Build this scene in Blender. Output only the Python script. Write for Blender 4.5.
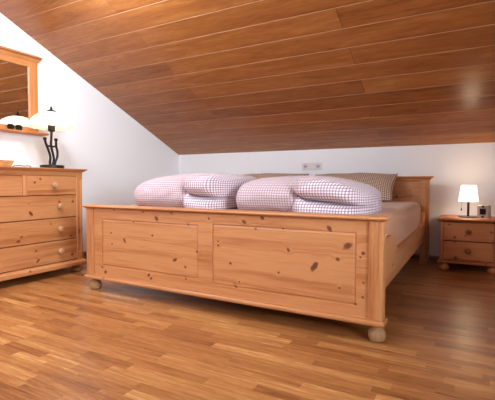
import bpy, bmesh, math, random
import numpy as np
from mathutils import Vector, Matrix, noise

for o in list(bpy.data.objects):
    bpy.data.objects.remove(o, do_unlink=True)
SC = bpy.context.scene
C = SC.collection
PI = math.pi

# ------------------------------------------------------------------ camera
CAM_POS = Vector((1.3361, -1.8964, 0.7431))
YAW, PITCH, ROLL, FPX = 0.5051, -0.0423, 0.0022, 403.3
_r = Vector((math.cos(YAW), math.sin(YAW), 0)); _f = Vector((-math.sin(YAW), math.cos(YAW), 0)); _u = Vector((0, 0, 1))
_f2 = _f*math.cos(PITCH) + _u*math.sin(PITCH); _u2 = _u*math.cos(PITCH) - _f*math.sin(PITCH)
_r2 = _r*math.cos(ROLL) + _u2*math.sin(ROLL); _u3 = _u2*math.cos(ROLL) - _r*math.sin(ROLL)
cam_d = bpy.data.cameras.new('camera'); cam_d.sensor_fit = 'HORIZONTAL'; cam_d.sensor_width = 36
cam_d.lens = FPX*36/495; cam_d.clip_start = 0.02
cam = bpy.data.objects.new('camera', cam_d); C.objects.link(cam)
M = Matrix((_r2, _u3, -_f2)).transposed().to_4x4(); M.translation = CAM_POS
cam.matrix_world = M
SC.camera = cam

# ------------------------------------------------------------------ world, window daylight, added fill lights, exposure
w = bpy.data.worlds.new('world'); SC.world = w; w.use_nodes = True
w.node_tree.nodes['Background'].inputs[0].default_value = (0.55, 0.7, 1.0, 1)
w.node_tree.nodes['Background'].inputs[1].default_value = 1.0

def area(name, loc, rot, sx, sy, power, col):
    l = bpy.data.lights.new(name, 'AREA'); l.shape = 'RECTANGLE'; l.size = sx; l.size_y = sy
    l.energy = power; l.color = col
    o = bpy.data.objects.new(name, l); C.objects.link(o); o.location = loc; o.rotation_euler = rot
    return o
WIN1 = (-1.75, -0.35, 0.85, 2.15)        # opening in the wall behind the camera: x0, x1, z0, z1
REAR = -2.60                             # y of that wall
area('daylight_window', ((WIN1[0]+WIN1[1])/2, REAR+0.01, (WIN1[2]+WIN1[3])/2), (math.radians(90), 0, 0), 1.36, 1.26, 3, (0.90, 0.95, 1.0))
FILL_ROOF = (-1.55, -0.25, -1.75, -0.85)       # unseen roof light, added to brighten the left wall: x0, x1, y0, y1
FILL_WIN = (-2.30, -0.90, 0.85, 2.15)        # unseen opening in the right wall, added as fill: y0, y1, z0, z1
area('side_fill_light', (3.29, (FILL_WIN[0]+FILL_WIN[1])/2, (FILL_WIN[2]+FILL_WIN[3])/2), (0, math.radians(90), math.radians(-25)), 1.26, 1.36, 42, (0.88, 0.96, 1.0)).data.spread = math.radians(76)  # added fill, spread narrowed so it falls mostly on the left wall
area('roof_fill_light', ((FILL_ROOF[0]+FILL_ROOF[1])/2, (FILL_ROOF[2]+FILL_ROOF[3])/2, 2.47), (0, 0, 0), 1.26, 0.86, 44, (0.93, 0.96, 1.0))  # added fill from the unseen roof light
def point(name, loc, power, col, r=0.03):
    l = bpy.data.lights.new(name, 'POINT'); l.energy = power; l.color = col; l.shadow_soft_size = r
    o = bpy.data.objects.new(name, l); C.objects.link(o); o.location = loc; return o
point('overhead_fill_light', (-0.80, -0.24, 2.00), 48, (0.84, 0.96, 1.05), 0.14)      # added fill without a fixture, just above the frame, to brighten the left wall
SC.view_settings.view_transform = 'Standard'
SC.view_settings.look = 'None'
SC.view_settings.gamma = 1
SC.view_settings.use_curve_mapping = False
SC.view_settings.exposure = 0.0

# ------------------------------------------------------------------ node helpers
def srgb(r, g, b):
    f = lambda c: (c/255/12.92) if c/255 <= 0.04045 else ((c/255+0.055)/1.055)**2.4
    return (f(r), f(g), f(b), 1)

class NT:
    def __init__(self, name):
        self.m = bpy.data.materials.new(name); self.m.use_nodes = True
        self.t = self.m.node_tree; self.t.nodes.clear()
        self.out = self.t.nodes.new('ShaderNodeOutputMaterial')
        self.bsdf = self.t.nodes.new('ShaderNodeBsdfPrincipled')
        self.t.links.new(self.bsdf.outputs[0], self.out.inputs[0])
    def n(self, typ, **kw):
        nd = self.t.nodes.new(typ)
        for k, v in kw.items(): setattr(nd, k, v)
        return nd
    def l(self, a, b): self.t.links.new(a, b)
    def put(self, sock, v):
        if isinstance(v, bpy.types.NodeSocket): self.l(v, sock)
        else: sock.default_value = v
    def math(self, op, a, b=0.0, c=0.0, clamp=False):
        nd = self.n('ShaderNodeMath', operation=op); nd.use_clamp = clamp
        self.put(nd.inputs[0], a); self.put(nd.inputs[1], b); self.put(nd.inputs[2], c)
        return nd.outputs[0]
    def vmath(self, op, a, b=(0, 0, 0), c=(0, 0, 0)):
        nd = self.n('ShaderNodeVectorMath', operation=op)
        self.put(nd.inputs[0], a); self.put(nd.inputs[1], b)
        if op == 'MULTIPLY_ADD': self.put(nd.inputs[2], c)
        return nd.outputs[1] if op in ('LENGTH', 'DISTANCE') else nd.outputs[0]
    def comb(self, x, y, z):
        nd = self.n('ShaderNodeCombineXYZ')
        for i, v in enumerate((x, y, z)): self.put(nd.inputs[i], v)
        return nd.outputs[0]
    def mix(self, fac, a, b, blend='MIX'):
        nd = self.n('ShaderNodeMix', data_type='RGBA', blend_type=blend)
        self.put(nd.inputs[0], fac); self.put(nd.inputs[6], a); self.put(nd.inputs[7], b)
        return nd.outputs[2]
    def ramp(self, fac, stops, interp='LINEAR'):
        nd = self.n('ShaderNodeValToRGB'); cr = nd.color_ramp; cr.interpolation = interp
        while len(cr.elements) < len(stops): cr.elements.new(0.5)
        for e, (p, c) in zip(cr.elements, stops):
            e.position = p; e.color = c if len(c) == 4 else (*c, 1)
        self.put(nd.inputs[0], fac)
        return nd.outputs[0]
    def noise(self, vec, scale, detail=3, rough=0.55, dist=0.0):
        nd = self.n('ShaderNodeTexNoise'); self.put(nd.inputs['Vector'], vec)
        nd.inputs['Scale'].default_value = scale; nd.inputs['Detail'].default_value = detail
        nd.inputs['Roughness'].default_value = rough; nd.inputs['Distortion'].default_value = dist
        return nd.outputs[0]
    def set(self, **kw):
        mp = dict(col='Base Color', rough='Roughness', metal='Metallic', spec='Specular IOR Level', emit='Emission Color',
                  es='Emission Strength', coat='Coat Weight', trans='Transmission Weight', sheen='Sheen Weight', cr='Coat Roughness')
        for k, v in kw.items(): self.put(self.bsdf.inputs[mp[k]], v)
        return self
    def bump(self, h, strength=0.2, dist=0.002):
        nd = self.n('ShaderNodeBump'); nd.inputs['Strength'].default_value = strength; nd.inputs['Distance'].default_value = dist
        self.put(nd.inputs['Height'], h); self.l(nd.outputs[0], self.bsdf.inputs['Normal'])

def plain(name, col, rough=0.5, metal=0.0, spec=0.5):
    t = NT(name); t.set(col=col, rough=rough, metal=metal, spec=spec)
    return t.m

PINE_L, PINE_M, PINE_D = srgb(200, 139, 90), srgb(183, 118, 71), srgb(156, 91, 51)
def pine(name, axis, knots=None, plane=None, rand=0.5, tint=None, rough=0.42):
    """Knotty lacquered pine; grain along axis. knots: explicit (u, v, radius, stretch, tilt) in object coordinates."""
    t = NT(name)
    tc = t.n('ShaderNodeTexCoord').outputs['Object']
    sp = t.n('ShaderNodeSeparateXYZ'); t.l(tc, sp.inputs[0])
    ix = 'xyz'.index(axis); oth = [i for i in range(3) if i != ix]
    g = sp.outputs[ix]
    cross = t.math('ADD', sp.outputs[oth[0]], sp.outputs[oth[1]])
    oi = t.n('ShaderNodeObjectInfo').outputs['Random']
    off = t.math('MULTIPLY', oi, 13.7)
    # knot field
    kd = None
    if knots:
        uv = t.comb(sp.outputs['xyz'.index(plane[0])], sp.outputs['xyz'.index(plane[1])], 0.0)
        wob = t.noise(tc, 38, 2)
        for (u, v, r, st, tilt) in knots:
            d = t.vmath('SUBTRACT', uv, (u, v, 0))
            if tilt:
                rt = t.n('ShaderNodeVectorRotate', rotation_type='Z_AXIS'); t.l(d, rt.inputs['Vector']); rt.inputs['Angle'].default_value = tilt
                d = rt.outputs[0]
            L = t.vmath('LENGTH', t.vmath('MULTIPLY', d, (1/(r*st), 1/r, 0)))
            kd = L if kd is None else t.math('MINIMUM', kd, L)
        kd = t.math('ADD', kd, t.math('MULTIPLY', t.math('SUBTRACT', wob, 0.5), 0.9))
    if rand > 0:
        vo = t.n('ShaderNodeTexVoronoi', voronoi_dimensions='2D', feature='F1')
        vv = t.comb(t.math('ADD', t.math('MULTIPLY', g, 4.2), off), t.math('ADD', t.math('MULTIPLY', cross, 9.0), off), 0.0)
        t.l(vv, vo.inputs['Vector']); vo.inputs['Scale'].default_value = 1.0
        cs = t.n('ShaderNodeSeparateColor'); t.l(vo.outputs['Color'], cs.inputs[0])
        size = t.math('MULTIPLY', t.math('GREATER_THAN', cs.outputs[0], 1-rand), t.math('MULTIPLY_ADD', cs.outputs[1], 0.07, 0.05))
        k2 = t.math('DIVIDE', vo.outputs['Distance'], t.math('ADD', size, 0.0001))
        kd = k2 if kd is None else t.math('MINIMUM', kd, k2)
    # grain coordinates, bent around knots
    bend = t.math('MULTIPLY', t.math('SUBTRACT', 1.0, t.math('MULTIPLY', kd, 0.28), clamp=True), 0.022) if kd is not None else 0.0
    cc = t.math('ADD', cross, bend)
    gv = t.comb(t.math('ADD', t.math('MULTIPLY', g, 1.1), off), t.math('ADD', t.math('MULTIPLY', cc, 20.0), off), 0.0)
    n1 = t.noise(gv, 1.0, 3, 0.55, 0.6)
    gv2 = t.comb(t.math('MULTIPLY', g, 5.0), t.math('ADD', t.math('MULTIPLY', cc, 150.0), off), off)
    n2 = t.noise(gv2, 1.0, 2, 0.5)
    # glued lamellas
    lam = t.math('FLOOR', t.math('ADD', t.math('DIVIDE', cross, 0.095), off))
    wn = t.n('ShaderNodeTexWhiteNoise', noise_dimensions='1D'); t.put(wn.inputs['W'], lam)
    val = t.math('ADD', t.math('MULTIPLY', n1, 0.72), t.math('MULTIPLY', n2, 0.28))
    val = t.math('ADD', val, t.math('MULTIPLY', t.math('SUBTRACT', wn.outputs[0], 0.5), 0.14))
    col = t.ramp(val, [(0.27, PINE_D), (0.42, PINE_M), (0.56, PINE_L), (0.74, PINE_M)])
    if tint: col = t.mix(1.0, col, tint, 'MULTIPLY')
    if kd is not None:
        kf = t.ramp(kd, [(0.0, (0.95, 0.95, 0.95)), (0.6, (0.85,)*3), (1.1, (0.5,)*3), (2.0, (0.28,)*3), (4.0, (0, 0, 0))])
        kc = t.ramp(kd, [(0.0, srgb(96, 48, 26)), (0.7, srgb(88, 42, 22)), (1.1, srgb(152, 80, 42))])
        col = t.mix(kf, col, kc)
    t.set(col=col, rough=rough, spec=0.45)
    t.bump(n2, 0.08, 0.001)
    return t.m

def wood_simple(name, l, d, axis, rough=0.4, sc=18):
    t = NT(name)
    tc = t.n('ShaderNodeTexCoord').outputs['Object']
    s = [sc]*3; s['xyz'.index(axis)] = 1.2
    n = t.noise(t.vmath('MULTIPLY', tc, tuple(s)), 1.0, 4, 0.6, 0.5)
    t.set(col=t.ramp(n, [(0.35, d), (0.62, l)]), rough=rough)
    return t.m

def island_wood(name, stops, gscale, cscale, rough, coat, axis_y_along=None, fig=0.35, spread=0.6, spec=0.5):
    """Boards or strips: each mesh island gets its own tone and its own stretch of grain along x."""
    t = NT(name)
    geo = t.n('ShaderNodeNewGeometry'); rnd = geo.outputs['Random Per Island']
    tc = t.n('ShaderNodeTexCoord').outputs['Object']
    sp = t.n('ShaderNodeSeparateXYZ'); t.l(tc, sp.inputs[0])
    off = t.math('MULTIPLY', rnd, 173.0)
    cr = sp.outputs[1]
    v1 = t.comb(t.math('ADD', t.math('MULTIPLY', sp.outputs[0], gscale), off), t.math('ADD', t.math('MULTIPLY', cr, cscale), off), off)
    n1 = t.noise(v1, 1.0, 4, 0.6, 1.2)
    v2 = t.comb(t.math('MULTIPLY', sp.outputs[0], gscale*7), t.math('ADD', t.math('MULTIPLY', cr, cscale*7), off), off)
    n2 = t.noise(v2, 1.0, 2, 0.5)
    val = t.math('ADD', t.math('MULTIPLY', t.math('SUBTRACT', n1, 0.5), fig*1.5), t.math('MULTIPLY', t.math('SUBTRACT', n2, 0.5), fig*0.8))
    wn = t.n('ShaderNodeTexWhiteNoise', noise_dimensions='1D'); t.put(wn.inputs['W'], t.math('MULTIPLY', rnd, 977.0))
    val = t.math('ADD', val, t.math('MULTIPLY_ADD', t.math('SUBTRACT', wn.outputs[0], 0.5), spread, 0.5))
    col = t.ramp(val, stops)
    t.set(col=col, rough=rough, spec=spec, coat=coat, cr=rough)
    t.bump(n2, 0.05, 0.001)
    return t.m

def gingham(name, ground, line, dark, pitch, duty=0.5, alt=None):
    """Woven check laid out in the UV map (metres); alt = second colour set where the 'side' attribute is below 0.5."""
    t = NT(name)
    uv = t.n('ShaderNodeTexCoord').outputs['UV']
    sp = t.n('ShaderNodeSeparateXYZ'); t.l(uv, sp.inputs[0])
    def st(o):
        fr = t.math('FRACT', t.math('DIVIDE', o, pitch))
        return t.math('GREATER_THAN', fr, 1-duty)
    a, b = st(sp.outputs[0]), st(sp.outputs[1])
    both = t.math('MULTIPLY', a, b); any_ = t.math('MAXIMUM', a, b)
    col = t.mix(both, t.mix(any_, ground, line), dark)
    if alt:
        g2, l2, d2 = alt
        c2 = t.mix(both, t.mix(any_, g2, l2), d2)
        at = t.n('ShaderNodeAttribute', attribute_name='side')
        col = t.mix(t.math('GREATER_THAN', at.outputs['Fac'], 0.5), c2, col)
    t.set(col=col, rough=0.9, spec=0.1, sheen=0.15)
    return t.m

# ------------------------------------------------------------------ mesh helpers
def finish(name, bm, mat, parent=None, loc=(0, 0, 0), smooth=False, angle=35):
    bmesh.ops.recalc_face_normals(bm, faces=bm.faces)
    me = bpy.data.meshes.new(name); bm.to_mesh(me); bm.free()
    for m in (mat if isinstance(mat, (list, tuple)) else [mat]): me.materials.append(m)
    if smooth:
        me.polygons.foreach_set('use_smooth', [True]*len(me.polygons))
        if angle < 180: me.set_sharp_from_angle(angle=math.radians(angle))
    o = bpy.data.objects.new(name, me); C.objects.link(o)
    if parent: o.parent = parent
    o.location = loc
    return o
def thing(name, label, cat, loc=(0, 0, 0), rotz=0, group=None):
    o = bpy.data.objects.new(name, None); C.objects.link(o); o.location = loc; o.rotation_euler = (0, 0, rotz)
    o.empty_display_size = 0.1
    return tag(o, label, cat, group)
def tag(o, label, cat, group=None):
    o['label'] = label; o['category'] = cat
    if group: o['group'] = group
    return o
def struct(o):
    o['kind'] = 'structure'; return o
def add_box(bm, x0, x1, y0, y1, z0, z1, bev=0.0, seg=2):
    r = bmesh.ops.create_cube(bm, size=1)
    vs = r['verts']
    for v in vs:
        v.co = Vector(((x0+x1)/2+v.co.x*(x1-x0), (y0+y1)/2+v.co.y*(y1-y0), (z0+z1)/2+v.co.z*(z1-z0)))
    if bev > 0:
        es = list({e for v in vs for e in v.link_edges})
        bmesh.ops.bevel(bm, geom=es, offset=bev, segments=seg, profile=0.5, affect='EDGES')
def box(x0, x1, y0, y1, z0, z1, bev=0.0, seg=2):
    bm = bmesh.new(); add_box(bm, x0, x1, y0, y1, z0, z1, bev, seg); return bm
def add_lathe(bm, prof, n=32, c=(0, 0, 0), axis='z', cap=True):
    rings = []
    for r, h in prof:
        ring = []
        for i in range(n):
            a = 2*PI*i/n; p = (r*math.cos(a), r*math.sin(a), h)
            if axis == 'x': p = (h, p[0], p[1])
            if axis == 'y': p = (p[0], h, p[1])
            ring.append(bm.verts.new(Vector(p)+Vector(c)))
        rings.append(ring)
    for a, b in zip(rings, rings[1:]):
        for i in range(n):
            bm.faces.new((a[i], a[(i+1) % n], b[(i+1) % n], b[i]))
    if cap:
        bm.faces.new(rings[0]); bm.faces.new(rings[-1])
def lathe(prof, n=32, c=(0, 0, 0), axis='z', cap=True):
    bm = bmesh.new(); add_lathe(bm, prof, n, c, axis, cap); return bm
def add_tube(bm, pts, r, n=10, taper=None):
    pts = [Vector(p) for p in pts]; rings = []
    up = None
    for i, p in enumerate(pts):
        d = (pts[min(i+1, len(pts)-1)]-pts[max(i-1, 0)]).normalized()
        if up is None:
            up = d.orthogonal().normalized()
        up = (up - d*up.dot(d)).normalized(); s = d.cross(up)
        rr = r if taper is None else taper[i]
        rings.append([bm.verts.new(p+(up*math.cos(2*PI*k/n)+s*math.sin(2*PI*k/n))*rr) for k in range(n)])
    for a, b in zip(rings, rings[1:]):
        for k in range(n): bm.faces.new((a[k], a[(k+1) % n], b[(k+1) % n], b[k]))
    bm.faces.new(rings[0]); bm.faces.new(rings[-1])
def spline(pts, n=8):
    P = [Vector(p) for p in pts]; P = [2*P[0]-P[1]] + P + [2*P[-1]-P[-2]]; out = []
    for i in range(1, len(P)-2):
        for k in range(n):
            t = k/n; a, b, c, d = P[i-1:i+3]
            out.append(0.5*((2*b)+(c-a)*t+(2*a-5*b+4*c-d)*t*t+(3*b-a-3*c+d)*t**3))
    out.append(P[-2]); return out
def add_prism(bm, poly, axis, a0, a1):
    """poly: 2D outline; extruded along axis. x: (y,z); y: (x,z); z: (x,y)."""
    def P(u, v, a): return {'x': (a, u, v), 'y': (u, a, v), 'z': (u, v, a)}[axis]
    A = [bm.verts.new(P(u, v, a0)) for u, v in poly]; B = [bm.verts.new(P(u, v, a1)) for u, v in poly]
    n = len(poly)
    bm.faces.new(A); bm.faces.new(B)
    for i in range(n): bm.faces.new((A[i], A[(i+1) % n], B[(i+1) % n], B[i]))
def add_moulding(bm, x0, x1, y0, y1, prof, sides='lfr'):
    """Slab with a moulded edge: prof = list of (out, z) bottom to top; out is added on the given sides (l r = x, f = -y, b = +y)."""
    rings = []
    for o, z in prof:
        xa = x0-(o if 'l' in sides else 0); xb = x1+(o if 'r' in sides else 0)
        ya = y0-(o if 'f' in sides else 0); yb = y1+(o if 'b' in sides else 0)
        rings.append([bm.verts.new(p) for p in ((xa, ya, z), (xb, ya, z), (xb, yb, z), (xa, yb, z))])
    for a, b in zip(rings, rings[1:]):
        for i in range(4): bm.faces.new((a[i], a[(i+1) % 4], b[(i+1) % 4], b[i]))
    bm.faces.new(rings[0]); bm.faces.new(rings[-1])
def half_round(z0, z1, depth, n=6):
    zc, rz = (z0+z1)/2, (z1-z0)/2
    return [(depth*math.cos(-PI/2+PI*i/n), zc+rz*math.sin(-PI/2+PI*i/n)) for i in range(n+1)]
def add_panel(bm, x0, x1, z0, z1, yf, yb, ch, dep):
    """Raised panel seen from -y: field at yf, chamfer border ch wide falling back dep, then to yb."""
    def ring(i, y): return [bm.verts.new(p) for p in ((x0+i, y, z0+i), (x1-i, y, z0+i), (x1-i, y, z1-i), (x0+i, y, z1-i))]
    R = [ring(0, yb), ring(0, yf+dep), ring(ch*0.35, yf+dep), ring(ch, yf)]
    for a, b in zip(R, R[1:]):
        for i in range(4): bm.faces.new((a[i], a[(i+1) % 4], b[(i+1) % 4], b[i]))
    bm.faces.new(R[0]); bm.faces.new(R[-1])
def add_post(bm, x0, x1, y0, y1, z0, z1, flutes, zf0, zf1, fw=0.012, fd=0.005, r=0.008):
    """Square post with rounded front corners and stopped flutes on its front (-y) face."""
    out = []
    for k in range(4):
        a = PI/2*k/3; out.append((x0+r-r*math.cos(a), y0+r-r*math.sin(a)))
    for fx in flutes:
        for k in range(5):
            a = PI*k/4; out.append((fx-fw/2*math.cos(a), y0+fd*math.sin(a)))
    for k in range(4):
        a = PI/2*k/3; out.append((x1-r+r*math.sin(a), y0+r-r*math.cos(a)))
    out += [(x1, y1), (x0, y1)]
    add_prism(bm, out, 'z', zf0, zf1)
    if zf0 > z0: add_box(bm, x0, x1, y0, y1, z0, zf0, 0.004)
    if z1 > zf1: add_box(bm, x0, x1, y0, y1, zf1, z1, 0.004)
def bun(r, h, n=28):
    pr = [(r*0.55, 0.0), (r*0.78, h*0.04), (r*0.95, h*0.18), (r, h*0.36), (r*0.96, h*0.54), (r*0.80, h*0.69), (r*0.62, h*0.76), (r*0.56, h*0.82), (r*0.56, h*0.92), (r*0.66, h*0.95), (r*0.66, h)]
    return pr

# ------------------------------------------------------------------ room shell
XL, XR, YB = -2.0614, 3.30, 2.362
ZK, SL = 1.1076, 0.44276                 # knee wall height, ceiling slope
RID_Z = 2.46; RID_Y = YB-(RID_Z-ZK)/SL
def zc(y): return min(RID_Z, ZK+SL*(YB-y))

def plaster(name, col):
    t = NT(name); tc = t.n('ShaderNodeTexCoord').outputs['Object']
    n = t.noise(tc, 90, 3); t.set(col=col, rough=0.9, spec=0.2); t.bump(n, 0.12, 0.002); return t.m
M_WALL = plaster('white_wall_paint', srgb(243, 242, 245))
M_CEILW = plaster('white_ceiling_paint', srgb(232, 230, 228))

# floor strips, each strip an island
M_FLOOR = island_wood('oak_strip_parquet', [(0.0, srgb(98, 54, 26)), (0.28, srgb(144, 88, 46)), (0.52, srgb(169, 111, 62)), (0.76, srgb(189, 133, 78)), (1.0, srgb(226, 178, 114))],
                      2.6, 48, 0.30, 0.0, fig=0.72, spread=0.44)
random.seed(5)
bm = bmesh.new()
SW = 0.0500; y = REAR-0.2; row = 0
while y < YB+0.1:
    x = XL-0.1-random.random()*0.4
    while x < XR+0.1:
        L = random.choice((0.20, 0.27, 0.33, 0.39, 0.46))
        v = [bm.verts.new(p) for p in ((x, y, 0), (x+L, y, 0), (x+L, y+SW, 0), (x, y+SW, 0))]
        bm.faces.new(v); x += L
    y += SW; row += 1
me_floor = finish('floor', bm, M_FLOOR); struct(me_floor)
bm = box(XL-0.2, XR+0.2, REAR-0.3, YB+0.2, -0.12, -0.001)
struct(finish('floor_slab', bm, plain('screed', srgb(120, 110, 100), 0.9)))

# walls
bm = bmesh.new()
add_prism(bm, [(REAR-0.2, -0.05), (YB+0.2, -0.05), (YB+0.2, ZK-0.2*SL+0.02), (RID_Y, RID_Z+0.02), (REAR-0.2, RID_Z+0.02)], 'x', XL-0.15, XL)
struct(finish('wall_left', bm, M_WALL))
bm = bmesh.new(); q0, q1, q2, q3 = FILL_WIN
add_prism(bm, [(q1, -0.05), (YB+0.2, -0.05), (YB+0.2, ZK-0.2*SL+0.02), (RID_Y, RID_Z+0.02), (q1, RID_Z+0.02)], 'x', XR, XR+0.15)
add_box(bm, XR, XR+0.15, REAR-0.2, q0, -0.05, RID_Z+0.02); add_box(bm, XR, XR+0.15, q0, q1, -0.05, q2); add_box(bm, XR, XR+0.15, q0, q1, q3, RID_Z+0.02)
struct(finish('wall_right', bm, M_WALL))
struct(finish('wall_back', box(XL, XR, YB, YB+0.15, -0.05, ZK+0.012), M_WALL))
bm = bmesh.new()
x0, x1, z0, z1 = WIN1
add_box(bm, XL, x0, REAR-0.15, REAR, -0.05, RID_Z+0.01); add_box(bm, x1, XR, REAR-0.15, REAR, -0.05, RID_Z+0.01)
add_box(bm, x0, x1, REAR-0.15, REAR, -0.05, z0); add_box(bm, x0, x1, REAR-0.15, REAR, z1, RID_Z+0.01)
struct(finish('wall_rear', bm, M_WALL))
# window in the rear wall
bm = bmesh.new()
M_UPVC = plain('white_window_plastic', srgb(238, 238, 238), 0.35)
for a in ((x0, x0+0.06, z0, z1), (x1-0.06, x1, z0, z1), (x0+0.06, x1-0.06, z0, z0+0.06), (x0+0.06, x1-0.06, z1-0.06, z1), ((x0+x1)/2-0.04, (x0+x1)/2+0.04, z0+0.06, z1-0.06)):
    add_box(bm, a[0], a[1], REAR-0.12, REAR-0.06, a[2], a[3], 0.006)
win = struct(finish('window_1', bm, M_UPVC))
t = NT('window_pane_glass'); t.set(col=(1, 1, 1, 1), rough=0.0, trans=1.0)
bm = bmesh.new(); add_box(bm, x0+0.05, x1-0.05, REAR-0.095, REAR-0.085, z0+0.05, z1-0.05)
finish('window_pane', bm, t.m, win)

bm = bmesh.new()
for a in ((q0, q0+0.06, q2, q3), (q1-0.06, q1, q2, q3), (q0+0.06, q1-0.06, q2, q2+0.06), (q0+0.06, q1-0.06, q3-0.06, q3), ((q0+q1)/2-0.04, (q0+q1)/2+0.04, q2+0.06, q3-0.06)):
    add_box(bm, XR+0.06, XR+0.12, a[0], a[1], a[2], a[3], 0.006)
fill_win = struct(finish('added_side_window', bm, M_UPVC))  # frame of the side opening added for fill
bm = bmesh.new(); add_box(bm, XR+0.085, XR+0.095, q0+0.05, q1-0.05, q2+0.05, q3-0.05)
finish('window_pane', bm, t.m, fill_win)

# sloped ceiling: tongue and groove boards, one island each, with bevelled long edges
M_CEIL = island_wood('ceiling_board_veneer', [(0.0, srgb(112, 60, 26)), (0.3, srgb(148, 87, 42)), (0.6, srgb(167, 103, 52)), (1.0, srgb(194, 132, 72))],
                     1.6, 16, 0.30, 0.0, fig=0.78, spread=0.40, spec=0.33)
M_EDGE_LIT = plain('painted_edge_light', srgb(190, 142, 104), 0.5)  # lighter tone paints the light caught along the board grooves
ang = math.atan(SL)
smax = (YB-RID_Y)/math.cos(ang)
bm = bmesh.new(); PW = 0.1862; BT = 0.014; BV = 0.0055
random.seed(11)
def cpt(x, s, d):
    """point on the slope: s up along the slope from the knee wall, d behind the visible face (upwards)."""
    yy = YB+0.01 - s*math.cos(ang) + d*math.sin(ang)
    zz = ZK-0.00 + s*math.sin(ang) + d*math.cos(ang)
    return (x, yy, zz)
k = 0; s = 0.0
while s < smax+0.02:
    s1 = min(s+PW, smax+0.03)
    j0 = -1.01 if k % 2 == 0 else 0.557
    cuts = [XL-0.02]+[q for q in (j0-3.134, j0, j0+3.134) if XL < q < XR]+[XR+0.02]
    for a, b in zip(cuts, cuts[1:]):
        g = 0.0016
        a2, b2 = a+g, b-g
        # cross-section in (s, d): one edge bevel is coloured pale to imitate caught light
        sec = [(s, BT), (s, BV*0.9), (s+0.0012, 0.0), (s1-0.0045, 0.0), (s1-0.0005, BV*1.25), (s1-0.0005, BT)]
        A = [bm.verts.new(cpt(a2, u, d)) for u, d in sec]; B = [bm.verts.new(cpt(b2, u, d)) for u, d in sec]
        n = len(sec)
        bm.faces.new(A); bm.faces.new(B)
        for i in range(n):
            f = bm.faces.new((A[i], A[(i+1) % n], B[(i+1) % n], B[i]))
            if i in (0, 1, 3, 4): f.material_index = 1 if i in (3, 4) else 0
    s += PW; k += 1
struct(finish('ceiling', bm, [M_CEIL, M_EDGE_LIT]))
bm = bmesh.new()
for a in ((XL-0.1, FILL_ROOF[0], REAR-0.2, RID_Y), (FILL_ROOF[1], XR+0.1, REAR-0.2, RID_Y), (FILL_ROOF[0], FILL_ROOF[1], REAR-0.2, FILL_ROOF[2]), (FILL_ROOF[0], FILL_ROOF[1], FILL_ROOF[3], RID_Y)):
    add_box(bm, a[0], a[1], a[2], a[3], RID_Z, RID_Z+0.12)
struct(finish('ceiling_flat', bm, M_CEILW))
bm = bmesh.new()
for a in ((FILL_ROOF[0], FILL_ROOF[0]+0.02, FILL_ROOF[2], FILL_ROOF[3]), (FILL_ROOF[1]-0.02, FILL_ROOF[1], FILL_ROOF[2], FILL_ROOF[3]), (FILL_ROOF[0]+0.02, FILL_ROOF[1]-0.02, FILL_ROOF[2], FILL_ROOF[2]+0.02), (FILL_ROOF[0]+0.02, FILL_ROOF[1]-0.02, FILL_ROOF[3]-0.02, FILL_ROOF[3])):
    add_box(bm, a[0], a[1], a[2], a[3], RID_Z-0.01, RID_Z+0.14, 0.003)
fill_roof = struct(finish('added_rooflight', bm, M_UPVC))  # frame of the roof light added for fill
bm = bmesh.new(); add_box(bm, FILL_ROOF[0]+0.01, FILL_ROOF[1]-0.01, FILL_ROOF[2]+0.01, FILL_ROOF[3]-0.01, RID_Z+0.07, RID_Z+0.08)
finish('window_pane', bm, t.m, fill_roof)
bm = bmesh.new()
o0, o1 = cpt(0, -0.2, BT+0.002), cpt(0, smax+0.1, BT+0.002); p0, p1 = cpt(0, -0.2, 0.12), cpt(0, smax+0.1, 0.12)
add_prism(bm, [o0[1:], o1[1:], p1[1:], p0[1:]], 'x', XL-0.15, XR+0.15)
struct(finish('ceiling_deck', bm, plain('dark_roof_boarding', srgb(70, 45, 30), 0.9)))

# baseboards
M_SKIRT = wood_simple('oak_skirting', srgb(150, 98, 58), srgb(120, 72, 40), 'x', 0.4)
bm = bmesh.new(); add_prism(bm, [(YB, 0), (YB, 0.045), (YB-0.006, 0.045), (YB-0.015, 0.030), (YB-0.016, 0)], 'x', XL, XR)
struct(finish('baseboard_back', bm, M_SKIRT))
M_SKIRT2 = wood_simple('oak_skirting_side', srgb(150, 98, 58), srgb(120, 72, 40), 'y', 0.4)
bm = bmesh.new(); add_prism(bm, [(XL, 0), (XL, 0.045), (XL+0.006, 0.045), (XL+0.015, 0.030), (XL+0.016, 0)], 'y', REAR, YB-0.017)
struct(finish('baseboard_left', bm, M_SKIRT2))

# ------------------------------------------------------------------ bed
FK = [(-0.361, 0.522), (-0.558, 0.492), (-0.758, 0.409), (-0.751, 0.335), (-0.637, 0.367), (-0.397, 0.415), (-0.121, 0.496), (-0.886, 0.289), (-0.847, 0.17), (-0.816, 0.14), (-0.429, 0.162), (-0.41, 0.144), (-0.22, 0.279), (-0.142, 0.243), (-0.137, 0.17), (0.089, 0.413), (0.091, 0.391), (0.171, 0.297), (0.206, 0.169), (-0.245, 0.562), (-0.473, 0.558), (-0.726, 0.562), (0.027, 0.539), (-0.058, 0.342), (0.259, 0.531), (0.368, 0.558), (0.328, 0.498), (0.486, 0.507), (0.518, 0.4), (0.735, 0.521), (0.824, 0.444), (0.776, 0.377), (0.659, 0.328), (0.465, 0.276), (0.229, 0.199), (0.899, 0.416), (0.885, 0.396), (0.901, 0.277), (0.898, 0.208), (0.925, 0.532), (0.865, 0.171), (0.787, 0.238)]
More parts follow.
